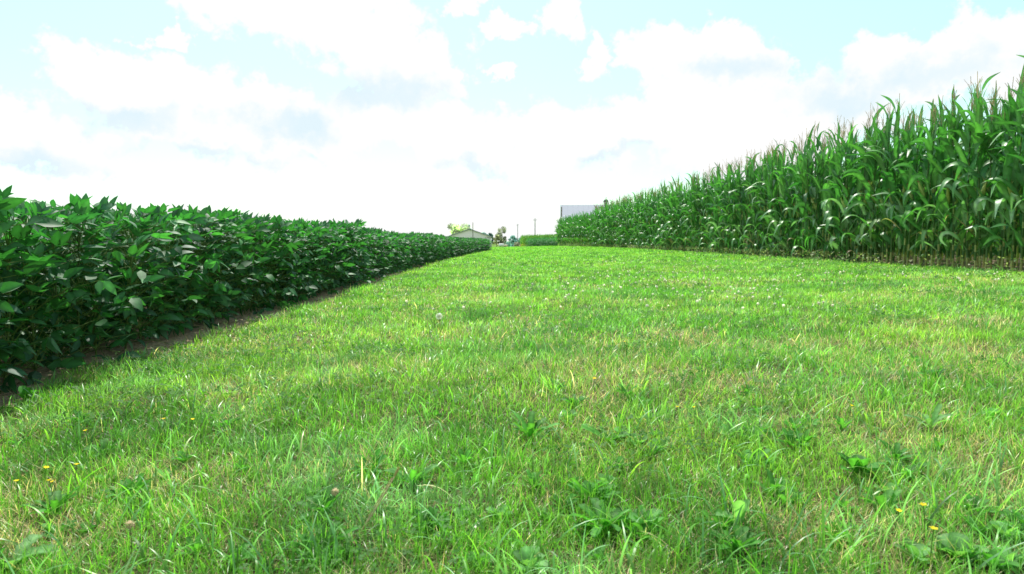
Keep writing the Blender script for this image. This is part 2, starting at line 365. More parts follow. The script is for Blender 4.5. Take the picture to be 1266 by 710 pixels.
# ------------------------------------------------------------------ corn plants
def corn_leaf(g, z0, az, Ln, W, th0, bend, twist, c, seg=11, cols=4, wavy=.12, r=None):
    us = {4: (-1, -.13, .13, 1), 3: (-1, 0, 1), 2: (-1, 1)}[cols]
    p = np.array([math.cos(az) * .012, math.sin(az) * .012, z0]); P = np.zeros((seg + 1, cols, 3)); CC = np.zeros((seg + 1, cols, 3)); ph = r.uniform(0, 6)
    daz = r.normal(0, .5); fold = r.uniform(.38, .78)
    for k in range(seg + 1):
        s = k / seg; sf = min(1, max(0, (s - fold + .28) / .56)); th = th0 - bend * (sf * sf * (3 - 2 * sf) * .85 + .15 * s); a = az + daz * s
        t = np.array([math.cos(a) * math.cos(th), math.sin(a) * math.cos(th), math.sin(th)]); sd = np.array([-math.sin(a), math.cos(a), 0]); nn = np.cross(t, sd)
        if nn[2] < 0 and th < PI / 2 and th > -PI / 2: nn = -nn
        ro = twist * s; sd2 = sd * math.cos(ro) + nn * math.sin(ro); nn2 = nn * math.cos(ro) - sd * math.sin(ro)
        w = .5 * W * min(1, .5 + 2.4 * s) * (1 - max(0, (s - .3) / .7) ** 1.9) + .0012
        for j, u in enumerate(us):
            wv = wavy * w * math.sin(s * 17 + ph + (2 if u > 0 else 0)) * abs(u) ** 2
            P[k, j] = p + sd2 * u * w + nn2 * (abs(u) * w * (.32 - .25 * s) + wv)
            CC[k, j] = (c * np.array([1.7, 1.5, 1.8])) if abs(u) < .5 and cols > 2 else c * (.95 + .1 * s)
        p = p + t * Ln / seg
    g.grid(P, CC)
CB, CL, CY = np.array([.034, .12, .034]), np.array([.085, .215, .055]), np.array([.2, .23, .06])
def corn_plant(seed, lod=0, z0_=.3):
    r = np.random.default_rng(seed); fo, st, ta, ea, si = G(), G(), G(), G(), G()
    H = r.uniform(2.28, 2.42); lx, ly = r.normal(0, .03, 2)
    zs = np.linspace(-.03, H, 9 if lod == 0 else 3)
    rad = np.interp(zs, [0, .5, H], [.0155, .0135, .005])
    sc_ = np.stack([np.interp(zs, [0, 1.0, H], [a, b, c]) for a, b, c in ((.42, .36, .16), (.42, .46, .25), (.16, .14, .07))], 1)
    st.tube(np.stack([lx * zs ** 2 / 4, ly * zs ** 2 / 4, zs], 1), rad, sc_, 7 if lod == 0 else 4)
    n = 16 if lod == 0 else 12; a0 = r.uniform(-1.2, 1.2)
    for i in range(n):
        f = i / (n - 1); z = max(.1, (z0_ if lod == 0 else .12) + (H - .02 - z0_) * f ** .93 + r.normal(0, .05)); az = a0 + PI * i + r.normal(0, .75)
        Ln = (.50 + .28 * math.sin(PI * min(1, f * .9 + .15))) * r.uniform(.85, 1.1); W = (.072 + .036 * math.sin(PI * (f * .8 + .15))) * r.uniform(.9, 1.1)
        th = R(np.interp(f, [0, .4, .8, 1], [50, 66, 76, 82]) + r.normal(0, 7)); bend = R(np.interp(f, [0, .35, .7, 1], [135, 125, 80, 30]) + r.normal(0, 32))
        c = CB + (CL - CB) * r.random(); 
        if f < .22 and r.random() < .25: c = c + (CY - c) * r.uniform(.1, .35)
        if f < .2 and r.random() < .25: c = np.array([.24, .19, .10]); W *= .45; Ln *= .7; bend = 2.6; th *= .9
        if f < .6 and r.random() < .2: c = np.array([.15, .25, .13])
        if f > .8: W *= .72; th -= .08
        c = c * r.uniform(.75, 1.3)
        corn_leaf(fo, z, az, Ln, W, th, bend, r.normal(0, .9), c, 11 if lod == 0 else 6, 4 if lod == 0 else 2, .16, r)
        if lod == 0:    # sheath hugging the stalk
            x0 = lx * z * z / 4; st.tube([(x0, ly * z * z / 4, z - .12), (x0, ly * z * z / 4, z + .01)], [np.interp(z, [0, .5, H], [.0175, .0155, .007]), np.interp(z, [0, .5, H], [.0195, .0165, .008])], (.08, .17, .04), 7)
    if lod == 0:
        x0, y0 = lx * H * H / 4, ly * H * H / 4
        ta.tube([(x0, y0, H), (x0, y0, H + .28), (x0 + .01, y0, H + .5)], [.0050, .0042, .0034], (.55, .48, .30), 4)
        for k in range(6):
            a = r.uniform(0, 6.28); L_ = r.uniform(.14, .24); z0 = H + .1 + .035 * k; o = np.array([math.cos(a), math.sin(a)]) * r.uniform(.25, .5)
            ta.tube([(x0, y0, z0), (x0 + o[0] * L_ * .5, y0 + o[1] * L_ * .5, z0 + L_ * .55), (x0 + o[0] * L_, y0 + o[1] * L_, z0 + L_ * .9)], [.004, .0034, .0026], (.55, .48, .30), 4)
        ze = r.uniform(1.0, 1.25); az = a0 + r.choice([0, PI]) + r.normal(0, .3); d = np.array([math.cos(az) * .42, math.sin(az) * .42, .9])
        b = np.array([.012 * math.cos(az), .012 * math.sin(az), ze]); q = np.array([0, .04, .1, .15, .2, .25, .29]); 
        ea.tube(b + d * q[:, None], [.012, .026, .033, .032, .026, .015, .004], np.linspace([.26, .40, .09], [.46, .50, .16], 7), 9)
        for k in range(4):
            aa = r.uniform(0, 6.28); corn_leaf(ea, 0, aa, .1, .02, 1.3, .3, 0, np.array([.2, .3, .07]), 4, 3, .1, r); ea.v[-1] = ea.v[-1] * 1.0 + b + d * .2
        for k in range(12):
            o = r.normal(0, .018, 3); e = b + d * .285; si.tube([e, e + d * .02 + o * .5, e + o + [0, 0, .0]], [.002, .0015, .001], (.16, .06, .03) if k % 2 else (.32, .16, .06), 3)
    return fo, st, ta, ea, si
KC = []
for k in range(14):
    fo, st, ta, ea, si = corn_plant(500 + k, 0, .3 if k < 6 else .12); root = empty('corn_plant', (0, 0, -50))
    a = link('stalk', st.mesh('stalk'), M_stem, root); b = link('foliage', fo.mesh('foliage'), M_corn, root)
    c = link('tassel', ta.mesh('tassel'), M_dry, root); d = link('ear', ea.mesh('ear'), M_stem, root); e = link('silk', si.mesh('silk'), M_dry, d)
    KIDS[root.name] = [a, b, c, d]; KIDS[d.name] = [e]; KC.append(root)
usedn, usedc = [False] * 6, [False] * 8
cpos = []
for row in range(13):
    yv = 5.0 + rnd.random() * .2
    while yv < CORN_END:
        xx = float(corn_edge(yv)) + .12 + .74 * row + rnd.uniform(-.04, .04); cpos.append((row, xx, yv)); yv += rnd.uniform(.14, .21) + (.06 if row > 3 else 0)
vis = lambda p: p[1] < (1266 - 590) / F * p[2] + .35
frontc = sorted([p for p in cpos if p[0] == 0 and vis(p)], key=lambda p: p[2])
secc = sorted([p for p in cpos if p[0] == 1 and vis(p)], key=lambda p: p[2])
ic = frontc[:235] + secc[:65]; icset = set(ic)
ORD = ['first', 'second', 'third', 'fourth', 'fifth', 'sixth', 'seventh', 'eighth', 'ninth', 'tenth', 'eleventh', 'twelfth']
seen = [p for p in frontc if p[1] < (1266 - 605) / F * p[2] - .02]
for i, p in enumerate(ic):
    row, xx, yv = p; s = 1.015 + .1 * (float(vn(row * 3.0, yv, .8, 3)) - .5) + rnd.uniform(-.05, .05)
    s = min(s, 1.01) if yv < 10.2 else s
    s *= float(np.interp(yv, [9, 16, 30, 50], [1, 1.03, 1.05, 1.06]))
    o = place(*((KC[:6], usedn) if yv < 13.5 else (KC[6:], usedc)), (xx, yv, float(gz(xx, yv))), rnd.uniform(0, 6.28), s, (rnd.uniform(-.06, .06), rnd.uniform(-.07, .05)))
    if p in seen and seen.index(p) < 12:
        k = seen.index(p); tag(o, f'front-row corn plant beside the grass, {ORD[k]} from the right edge of the photo', 'corn plant', 'corn plants in the front row')
    elif row == 0: tag(o, 'tall green corn plant in the front row, farther off along the grass', 'corn plant', 'corn plants in the front row')
    else: tag(o, 'tall corn plant one row behind the front row', 'corn plant', 'corn plants in the second row')
cl = []
for k in range(6):
    fo, st, _, _, _ = corn_plant(700 + k, 1); a, b = fo.arrays(), st.arrays(); cl.append((np.vstack([a[0], b[0]]), np.vstack([a[1], b[1] + len(a[0])]), np.vstack([a[2], b[2]])))
items = [(xx, yv, float(gz(xx, yv)), rnd.uniform(-.9, .9), rnd.uniform(.93, 1.05) * float(np.interp(yv, [9, 16, 30, 50], [1, 1.03, 1.05, 1.06])), rnd.randrange(6)) for (row, xx, yv) in cpos if (row, xx, yv) not in icset]
merge('corn_crop', cl, items, M_corn, 'dense mass of tall corn deeper in the field on the right', 'corn crop')
# far corn plot and low soybean strip past the crest
items = []
for y in np.arange(135, 150, .9):
    for x in np.arange(6.8, 30, .32): items.append((x + rnd.uniform(-.1, .1), y, float(gz(x, y)), rnd.uniform(0, 6), rnd.uniform(.98, 1.1) + .012 * (x - 8), rnd.randrange(6)))
cy = [(v, f, c * np.array([2.2, 1.8, 1.1])) for v, f, c in cl]
merge('distant_corn_crop', cy, items, M_far, 'distant yellow-green corn plot beyond the end of the grass', 'corn crop')
items = []
for y in np.arange(84, 92, .7):
    for x in np.arange(4.9 + (y - 84) * .05, 11, .28): items.append((x, y + rnd.uniform(-.2, .2), float(gz(x, y)) , rnd.uniform(0, 6), rnd.uniform(1.2, 1.5), rnd.randrange(5)))
merge('distant_soybean_crop', soyl, items, M_soy, 'low dark green crop strip in front of the distant yellow-green corn', 'soybean crop')

# ------------------------------------------------------------------ weeds at the foot of the corn, clover heads, rosettes, small flowers
def broadleaf(g, x, y, n, h, L_, c, r, rad=.05):
    z = float(gz(x, y))
    if y < 14: n = n // 3
    for k in range(n):
        a = r.uniform(0, 6.28); rr = r.uniform(0, rad); p = np.array([x + math.cos(a) * rr, y + math.sin(a) * rr, z + r.uniform(.02, h)])
        leaflet(g, p, np.array([math.cos(a), math.sin(a), r.uniform(-.3, .9)]), np.array([0, 0, 1.]), L_ * r.uniform(.6, 1.2), L_ * r.uniform(.3, .5), np.asarray(c) * r.uniform(.7, 1.3), 4, .2, .6)
r_ = np.random.default_rng(5); g = G()
for k in range(900):
    y = 9 + 50 * r_.random() ** 1.6; x = float(corn_edge(y)) + r_.uniform(-.4, .5)
    if vn(x, y, 1.5, 2) < .4 and k % 2: continue
    broadleaf(g, x, y, 9, .22, .075, (.13, .26, .09) if r_.random() < .5 else (.34, .38, .24), r_, .12)
tag(g and link('weeds', g.mesh('weeds'), M_weed), 'low pale broadleaf weeds along the foot of the corn', 'weeds', kind='stuff')

def head_mesh(c, R0=.009):
    g = G(); r = np.random.default_rng(3); h = .105
    g.tube([(0, 0, 0), (.004, 0, h * .6), (0, 0, h)], [.0012, .001, .001], (.09, .2, .04), 4); stem = g.mesh('stem')
    g = G()
    for k in range(46):
        z = 1 - 2 * (k + .5) / 46; a = k * 2.4; q = math.sqrt(1 - z * z); d = np.array([q * math.cos(a), q * math.sin(a), z * .8])
        leaflet(g, np.array([0, 0, h]) + d * R0 * .3, d + np.array([0, 0, .2]), np.array([.1, .2, 1.]), R0 * .95, R0 * .5, np.asarray(c) * (.85 + .15 * z), 3, .3, .4)
    return stem, g.mesh('flower_head')
sm, hm = head_mesh((.76, .74, .64), .0108)
root = empty('clover_flower', (0, 0, -50)); a = link('stem', sm, M_stem, root); b = link('flower_head', hm, M_petal, root); KIDS[root.name] = [a, b]
pts = []
while len(pts) < 270:
    px = rnd.gauss(890, 190); py = rnd.gauss(345, 26)
    if not (640 < px < 1255 and 316 < py < 400): continue
    x, y = gat(px, py)
    if x < corn_edge(y) - .2 and vn(x, y, .9, 5) > .35: pts.append((x, y))
for _ in range(30):
    x, y = gat(rnd.uniform(420, 1000), rnd.uniform(330, 400)); pts.append((x, y))
first = True
for i, (x, y) in enumerate(pts):
    if first: root.location = (x, y, float(gz(x, y))); o = root; first = False
    else: o = dup(root, (x, y, float(gz(x, y)) - .005), rnd.uniform(0, 6), rnd.uniform(.7, 1.15), (rnd.uniform(-.2, .2), rnd.uniform(-.2, .2)))
    tag(o, 'small round white clover flower standing in the mown grass', 'clover flower', 'white clover flowers in the grass')

def rosette(px, py, n, L_, W_, up, c, lobed, name, label, cat, seed):
    n = int(n * 1.4) + 1; L_ *= .82; W_ *= .8; up *= 1.15
    x, y = gat(px, py); r = np.random.default_rng(seed); root = empty(name, (x, y, float(gz(x, y)) - .012))
    for k in range(n):
        g = G(); a = k * 2.4 + r.uniform(-.4, .4); Ln = L_ * r.uniform(.7, 1.1); th0 = up * r.uniform(.7, 1.2); seg = 14; P = np.zeros((seg + 1, 3, 3)); p = np.array([0, 0, .005]); cc = np.asarray(c) * r.uniform(.8, 1.25)
        CC = np.zeros((seg + 1, 3, 3)); bend = r.uniform(.5, 1.3); rl = r.normal(0, .4)
        for i in range(seg + 1):
            s = i / seg; th = th0 - bend * s; t = np.array([math.cos(a) * math.cos(th), math.sin(a) * math.cos(th), math.sin(th)]); sd = np.array([-math.sin(a), math.cos(a), rl * .5]); nn = np.cross(t, sd)
            w = .5 * W_ * (.15 + .95 * math.sin(PI * min(1, s * .72 + .02)) ** 1.3) * (1 if s < .8 else max(.04, math.sqrt(max(0, 1 - ((s - .8) / .2) ** 2))))
            if lobed: w *= (.62 + .38 * (1 - (s * 6 % 1))) if s < .85 else 1
            P[i, 1] = p; P[i, 0] = p - sd * w + nn * w * .3; P[i, 2] = p + sd * w + nn * w * .3; CC[i, [0, 2]] = cc; CC[i, 1] = cc * 1.5; p = p + t * Ln / seg
        g.grid(P, CC); link('leaf', g.mesh('leaf'), M_weed, root)
    return tag(root, label, cat)
GL, GD, GP = (.085, .24, .045), (.065, .21, .035), (.15, .30, .11)
rosette(655, 545, 8, .13, .030, 1.0, GL, True, 'dandelion_plant', 'upright toothed dandelion leaves near the middle of the lawn', 'dandelion', 1)
rosette(752, 548, 7, .12, .026, .8, GL, True, 'dandelion_plant', 'toothed dandelion leaves just right of the upright middle clump', 'dandelion', 2)
rosette(745, 655, 9, .13, .030, .8, GD, True, 'dandelion_plant', 'wide dandelion rosette in the close grass below the middle clumps', 'dandelion', 3)
rosette(800, 655, 5, .08, .036, 1.0, GP, False, 'plantain_plant', 'pale broad plantain leaves beside the wide dandelion rosette', 'plantain', 4)
rosette(912, 655, 3, .09, .030, 1.3, GP, False, 'plantain_plant', 'single pale upright plantain leaf cluster in the close grass', 'plantain', 5)
rosette(1062, 590, 11, .10, .034, .9, GD, False, 'plantain_plant', 'large dark leafy plantain clump in the grass at the right', 'plantain', 6)
rosette(1120, 590, 7, .09, .030, .7, GD, False, 'plantain_plant', 'smaller plantain rosette touching the large dark clump', 'plantain', 7)
rosette(1185, 690, 8, .075, .040, .9, GP, False, 'plantain_plant', 'pale round-leaved weed near the bottom right of the lawn', 'plantain', 8)
rosette(8, 705, 7, .12, .034, .8, GP, True, 'dandelion_plant', 'pale toothed dandelion in the bottom left corner of the lawn', 'dandelion', 9)
rosette(510, 600, 7, .11, .022, .9, GD, True, 'dandelion_plant', 'narrow-leaved dandelion left of the middle of the lawn', 'dandelion', 10)
rosette(400, 680, 7, .10, .024, .8, GD, True, 'dandelion_plant', 'small dark dandelion near the bottom left of centre', 'dandelion', 11)
rosette(33, 497, 4, .09, .045, 1.3, (.06, .24, .03), False, 'soybean_seedling', 'lone soybean seedling on the bare strip at the left edge', 'seedling', 12)
rosette(930, 575, 6, .09, .028, .7, GD, True, 'dandelion_plant', 'flat dandelion rosette left of the large plantain clump', 'dandelion', 13)
rosette(1150, 530, 6, .11, .024, .9, GP, True, 'dandelion_plant', 'pale dandelion leaves above the plantain clumps on the right', 'dandelion', 14)
wp_ = []
for i, (n_, L_, W_, c_, lb) in enumerate(((7, .085, .024, GL, True), (6, .06, .026, GD, False), (8, .10, .020, GD, True), (5, .055, .03, GP, False), (7, .075, .018, GL, True))):
    o = rosette(500 + i * 60, 620, n_, L_, W_, 1.0, c_, lb, 'broadleaf_weed', 'small broad-leaved weed half hidden among the grass blades', 'weed', 50 + i); o['group'] = 'small weeds in the lawn'
    KIDS[o.name] = [c for c in bpy.data.objects if c.parent == o]; wp_.append(o)
for i in range(115):
    px, py = (rnd.uniform(-20, 1290) if i % 3 else rnd.uniform(600, 1280)), 430 + 280 * rnd.random(); x, y = gat(px, py)
    if x < soy_edge(y) + .35: continue
    o = wp_[i] if i < 5 else dup(wp_[rnd.randrange(5)], (0, 0, 0), rnd.uniform(0, 6.28), rnd.uniform(.6, 1.15), (rnd.uniform(-.15, .15), rnd.uniform(-.15, .15)))
    o.location = (x, y, float(gz(x, y)) - .01)
# little yellow flowers
root = empty('yellow_flower', (0, 0, -50)); g = G(); g.tube([(0, 0, 0), (.002, 0, .03), (0, 0, .055)], [.0009] * 3, (.1, .22, .04), 4); a = link('stem', g.mesh('stem'), M_stem, root)
g = G()
for k in range(5):
    an = k * 2 * PI / 5; leaflet(g, np.array([0, 0, .055]), np.array([math.cos(an), math.sin(an), .5]), np.array([0, 0, 1.]), .0075, .006, np.array([.85, .68, .02]), 4, .3, .3)
b = link('petals', g.mesh('petals'), M_petal, root); KIDS[root.name] = [a, b]
yl = [(22, 628), (52, 612), (66, 632), (74, 624), (94, 615), (112, 560), (205, 548), (238, 545), (1105, 668), (1142, 670), (1150, 704), (860, 530), (1046, 528), (832, 530), (772, 440), (735, 492)]
for i, (px, py) in enumerate(yl):
    x, y = gat(px, py); loc = (x, y, float(gz(x, y)) + .01)
    o = root if i == 0 else dup(root, loc, rnd.uniform(0, 6), rnd.uniform(.9, 1.3), (rnd.uniform(-.3, .3), 0)); o.location = loc
    zone = 'near the bottom left of the lawn' if px < 300 else ('near the right side of the lawn' if px > 900 else 'around the middle of the lawn')
    tag(o, 'tiny five-petalled yellow flower in the grass ' + zone, 'flower', 'yellow flowers ' + zone)
# dandelion clock, dry stalk, faded clover head
x, y = gat(543, 412); root = empty('dandelion_seed_head', (x, y, float(gz(x, y)))); g = G(); g.tube([(0, 0, 0), (.004, 0, .06), (0, 0, .11)], [.002, .0018, .0015], (.2, .26, .1), 5); link('stem', g.mesh('stem'), M_stem, root)
g = G()
for k in range(90):
    z = 1 - 2 * (k + .5) / 90; an = k * 2.4; q = math.sqrt(1 - z * z); d = np.array([q * math.cos(an), q * math.sin(an), z]); p = np.array([0, 0, .115])
    g.tube([p, p + d * .022], [.0004, .0004], (.75, .73, .66), 3); leaflet(g, p + d * .018, d, np.array([.3, .1, 1.]), .007, .008, np.array([.85, .85, .82]), 3, .5, 0)
link('seed_ball', g.mesh('seed_ball'), M_petal, root); tag(root, 'white fluffy dandelion seed head standing in the middle distance lawn', 'seed head')
x, y = gat(440, 668); g = G(); z = float(gz(x, y))
g.tube([(0, 0, 0), (.035, .03, .05), (.075, .06, .115)], [.0022, .002, .0016], (.55, .48, .3), 5); g.tube([(.075, .06, .115), (.08, .064, .125), (.084, .068, .133)], [.002, .0035, .002], (.38, .36, .12), 5)
g.tube([(.003, .004, 0), (.03, .035, .05), (.068, .064, .11)], [.0014, .0012, .001], (.5, .43, .26), 4)
o = link('dry_stalk', g.mesh('dry_stalk'), M_dry); o.location = (x, y, z); tag(o, 'leaning dry cut straw stalk in the close grass left of centre', 'stalk')
for px, py, lab in ((162, 700, 'faded buff clover head at the bottom left of the lawn'), (415, 655, 'faded buff clover head left of the leaning dry stalk')):
    x, y = gat(px, py); root = empty('faded_clover_flower', (x, y, float(gz(x, y)))); root.scale = (.8,) * 3
    s2, h2 = head_mesh((.5, .42, .28), .011); link('stem', s2, M_stem, root); link('flower_head', h2, M_petal, root); tag(root, lab, 'clover flower')

# ------------------------------------------------------------------ far buildings, poles, trees; pale base colours imitate distance haze
M_wall = plain('pale_metal_wall', (.96, .9, .98), .6, .02); M_white = plain('white_paint', (.8, .82, .86), .5, .03); M_roofd = plain('grey_roof_metal', (.26, .29, .36), .5, .1)
M_roofp = plain('pale_roof_metal', (.41, .43, .50), .97, .02, .3); M_dark = plain('dark_trim', (.08, .09, .11), .6); M_wood = plain('weathered_pole_wood', (.22, .19, .17), .8, .2); M_tan = plain('tan_wall', (.9, .78, .7), .7, .06)
M_woodp = plain('hazed_pole_wood', (.5, .5, .52), .8, .1); M_glass = plain('dark_glass', (.05, .06, .08), .15); M_tyre = plain('tyre_rubber', (.03, .03, .03), .8); M_bark = plain('tree_bark', (.25, .23, .22), .9, .2)  # paler pole wood has distance haze mixed into its colour
W0 = (1, 1, 1)
def part(name, mat, parent, boxes, smooth=False):
    g = G()
    for lo, hi in boxes: g.box(lo, hi, W0)
    return link(name, g.mesh(name, smooth), mat, parent)
def prism(g, pts, y0, y1):       # closed outline in x,z extruded along y (convex quads or fans of quads)
    n = len(pts); v = [(x, y0, z) for x, z in pts] + [(x, y1, z) for x, z in pts]
    f = [(i, (i + 1) % n, n + (i + 1) % n, n + i) for i in range(n)]
    g.add(v, f, W0)
    if n == 4: g.add(v, [(0, 3, 2, 1), (4, 5, 6, 7)], W0)
# barn, gable facing the lawn
Yb = 184; bx = -5.3; gb = float(gz(bx, Yb)); root = empty('pole_barn', (bx, Yb, gb))
def zz(py, Y): return hgt(605, py, Y)[1]
eave = zz(292, Yb) - gb - .15; ridge = zz(283.2, Yb) - gb; hw = 5.9
g = G(); v = [(-hw, 0, 0), (0, 0, 0), (0, 0, ridge - .15), (-hw, 0, eave), (hw, 0, 0), (hw, 0, eave)]; g.add(v, [(0, 1, 2, 3), (1, 4, 5, 2)], W0)
g.add([(a, 16, c) for a, b, c in v], [(3, 2, 1, 0), (2, 5, 4, 1)], W0); g.add([(-hw, 0, 0), (-hw, 16, 0), (-hw, 16, eave), (-hw, 0, eave)], [(3, 2, 1, 0)], W0); g.add([(hw, 0, 0), (hw, 16, 0), (hw, 16, eave), (hw, 0, eave)], [(0, 1, 2, 3)], W0)
link('wall', g.mesh('wall', False), M_wall, root)
g = G(); sl = (ridge - eave) / hw
for s in (-1, 1):
    prism(g, [(0, ridge - .12), (0, ridge + .1), (s * (hw + .45), eave - .45 * sl + .1), (s * (hw + .45), eave - .45 * sl - .12)], -.5, 16.5)
link('roof', g.mesh('roof', False), M_roofd, root)
d = part('sliding_door', M_white, root, [((4.3, -.09, .05), (5.75, -.02, eave - .35))]); part('door_trim', M_dark, d, [((4.2, -.12, .05), (4.28, -.02, eave - .3)), ((5.2, -.13, .05), (5.3, -.095, eave - .3)), ((4.2, -.12, eave - .33), (5.85, -.02, eave - .25))])
part('wall_batten', M_wall, root, [((x, -.05, .1), (x + .05, -.005, eave - .1)) for x in np.arange(-5.6, 4, .6)])
tag(root, 'pale blue-grey gabled pole barn with a thin dark roof edge beyond the soybeans', 'barn')
# large pale shed behind the corn, its left end in line with the view along the lawn
Ys = 150; x0, _ = hgt(692.5, 256, Ys); gs = float(gz(x0, Ys)); th_ = math.atan2(x0, Ys); root = empty('machine_shed', (x0, Ys, gs), -th_)
E1, E2 = np.array([math.cos(th_), -math.sin(th_)]), np.array([math.sin(th_), math.cos(th_)]); O2 = np.array([x0, Ys])
def shed_at(px, py, depth):
    d = ray(px, py); t = (depth + O2 @ E2) / (d[:2] @ E2); return float((d[:2] * t - O2) @ E1), float(CAM[2] + d[2] * t - gs)
e = shed_at(693, 275, 0)[1]; rd = shed_at(693, 253.5, 9.3)[1]
part('wall', M_tan, root, [((.25, .5, 0), (32, 18, e - .1))])
part('wall_batten', M_tan, root, [((q, .44, .1), (q + .06, .495, e - .15)) for q in np.arange(.3, 31, 1.0)])
g = G(); g.add([(0, 0, e), (32.4, 0, e), (32.4, 9.3, rd), (0, 9.3, rd), (0, 18.6, e), (32.4, 18.6, e)], [(0, 1, 2, 3), (3, 2, 5, 4)], W0)
g.add([(0, 0, e - .16), (32.4, 0, e - .16), (32.4, 0, e), (0, 0, e)], [(0, 1, 2, 3)], W0); g.add([(.26, .5, e - .1), (.26, 9.3, e - .1), (.26, 9.3, rd - .05), (.26, .5, e + .1)], [(3, 2, 1, 0)], W0); g.add([(.26, 9.3, e - .1), (.26, 18, e - .1), (.26, 18, e + .1), (.26, 9.3, rd - .05)], [(3, 2, 1, 0)], W0)
for q in np.arange(.5, 32, 1.2): g.add([(q, -.01, e + .03), (q + .05, -.01, e + .03), (q + .05, 9.3, rd + .03), (q, 9.3, rd + .03)], [(0, 1, 2, 3)], W0)
roof = link('roof', g.mesh('roof', False), M_roofp, root)
xc = shed_at(749, 250, 9.3)[0]; cu = part('cupola', M_white, root, [((xc - .45, 8.85, rd - .3), (xc + .45, 9.75, rd + .55))])
g = G(); g.tube([(xc, 9.3, rd + .55), (xc, 9.3, rd + .7), (xc, 9.3, rd + 1.15), (xc, 9.3, rd + 1.3)], [.5, .62, .42, .05], W0, 8); g.tube([(xc, 9.3, rd + 1.3), (xc, 9.3, rd + 1.75)], [.05, .04], W0, 5); link('cupola_cap', g.mesh('cupola_cap'), M_dark, cu)
part('louver', M_roofd, cu, [((xc - .3, 8.82, rd + .1 + k * .13), (xc + .3, 8.845, rd + .15 + k * .13)) for k in range(3)])
tag(root, 'large pale-roofed machine shed with a dark-capped roof cupola, rising behind the corn', 'shed')
def pole(px, pyt, Y, rad, mat, label, arm=True, lean=0):
    x, zt = hgt(px, pyt, Y); z0 = float(gz(x, Y)); H = zt - z0; root = empty('utility_pole', (x, Y, z0)); root.rotation_euler = (0, lean, 0)
    g = G(); g.tube([(0, 0, -.3), (0, 0, H * .5), (0, 0, H)], [rad, rad * .9, rad * .75], W0, 8); g.tube([(0, 0, H), (0, 0, H + .02)], [rad * .75, .001], W0, 8); link('pole', g.mesh('pole'), mat, root)
    if arm:
        c = part('crossarm', mat, root, [((-.5, -rad - .1, H - .5), (.5, -rad - .005, H - .4))]); g = G()
        for q in (-.42, .42): g.tube([(q, -rad - .05, H - .4), (q, -rad - .05, H - .3), (q, -rad - .05, H - .26)], [.03, .04, .01], W0, 6)
        link('insulator', g.mesh('insulator'), M_white, c)
    return tag(root, label, 'utility pole')
pole(584.6, 275, 178, .11, M_wood, 'thin pole standing in front of the pale gabled barn', False)
pole(640, 277, 260, .16, M_woodp, 'faint distant pole above the small round trees')
pole(661.5, 270, 170, .14, M_woodp, 'pale utility pole rising behind the distant yellow-green corn')
pole(693.3, 256, 120, .13, M_wood, 'dark leaning pole at the left edge of the large pale shed', False, .02)
def tree(px, pyt, pyb, wpx, Y, c1, c2, label, seed, name='tree', dens=900, leaf=.35, sparse=.0, trunk_c=M_bark, shape=1.0):
    x, zt = hgt(px, pyt, Y); z0 = float(gz(x, Y)); H = zt - z0; Wd = wpx / F * Y; r = np.random.default_rng(seed); root = empty(name, (x, Y, z0))
    g = G(); g.tube([(0, 0, -.2), (.05, 0, H * .3), (0, .05, H * .6), (0, 0, H * .9)], [H * .03, H * .022, H * .014, H * .004], W0, 7)
    lim = []
    for k in range(9):
        a = k * 2.4; b = np.array([0, 0, H * r.uniform(.25, .6)]); tp = b + np.array([math.cos(a) * Wd * .36, math.sin(a) * Wd * .36, H * r.uniform(.15, .35)]); tp[2] = min(tp[2], H * .9)
        g.tube([b, (b + tp) / 2 + [0, 0, H * .03], tp], [H * .01, H * .007, H * .002], W0, 5); lim.append(tp)
    link('trunk', g.mesh('trunk'), trunk_c, root)
    cen = [np.array([r.normal(0, .22) * Wd, r.normal(0, .22) * Wd, H * r.uniform(.42 - .15 * shape, .88)]) for _ in range(16)] + lim
    cen = np.array(cen); k = r.integers(0, len(cen), dens); rr = Wd * r.uniform(.10, .19, len(cen)) * (1.35 if shape > 1.4 else 1)
    d = r.normal(0, 1, (dens, 3)); d /= np.linalg.norm(d, axis=1)[:, None]; p = cen[k] + d * (rr[k] * r.uniform(.5, 1.1, dens))[:, None]
    p[:, 2] = np.clip(p[:, 2], H * .12, H * 1.0); lp = []
    u = r.normal(0, 1, (dens, 3)); u /= np.linalg.norm(u, axis=1)[:, None]; w = np.cross(u, d); w /= np.linalg.norm(w, axis=1)[:, None] + 1e-6; s = leaf * r.uniform(.5, 1.2, dens)[:, None] * .5
    V = np.stack([p - u * s, p - w * s * .8, p + u * s, p + w * s * .8], 1); shade = (.6 + .8 * r.random(len(cen)))[k]
    cc = (np.asarray(c1) * (1 - r.random((dens, 1))) + np.asarray(c2) * r.random((dens, 1))) * shade[:, None]
    link('crown', new_mesh('crown', V.reshape(-1, 3), np.arange(dens * 4).reshape(-1, 4), np.repeat(cc, 4, 0), False), M_far, root)
    return tag(root, label, 'shrub' if name == 'shrub' else 'tree')
tree(567, 276, 290, 27, 230, (.55, .6, .44), (.66, .68, .54), 'rounded yellow-green tree showing behind the left slope of the barn roof', 21, dens=2600, leaf=.7, shape=.5)
tree(578, 274.5, 290, 9, 236, (.4, .62, .58), (.5, .7, .68), 'pale blue-green treetop behind the peak of the barn roof', 22, dens=1200, leaf=.6)
tree(600, 286, 296, 9, 215, (.22, .34, .34), (.3, .42, .4), 'dark low tree behind the right end of the barn roof', 23, dens=900, leaf=.6)
tree(607, 285, 296, 6, 222, (.15, .28, .27), (.22, .36, .33), 'narrow dark evergreen just right of the barn roof', 24, 'pine_tree', dens=900, leaf=.5)
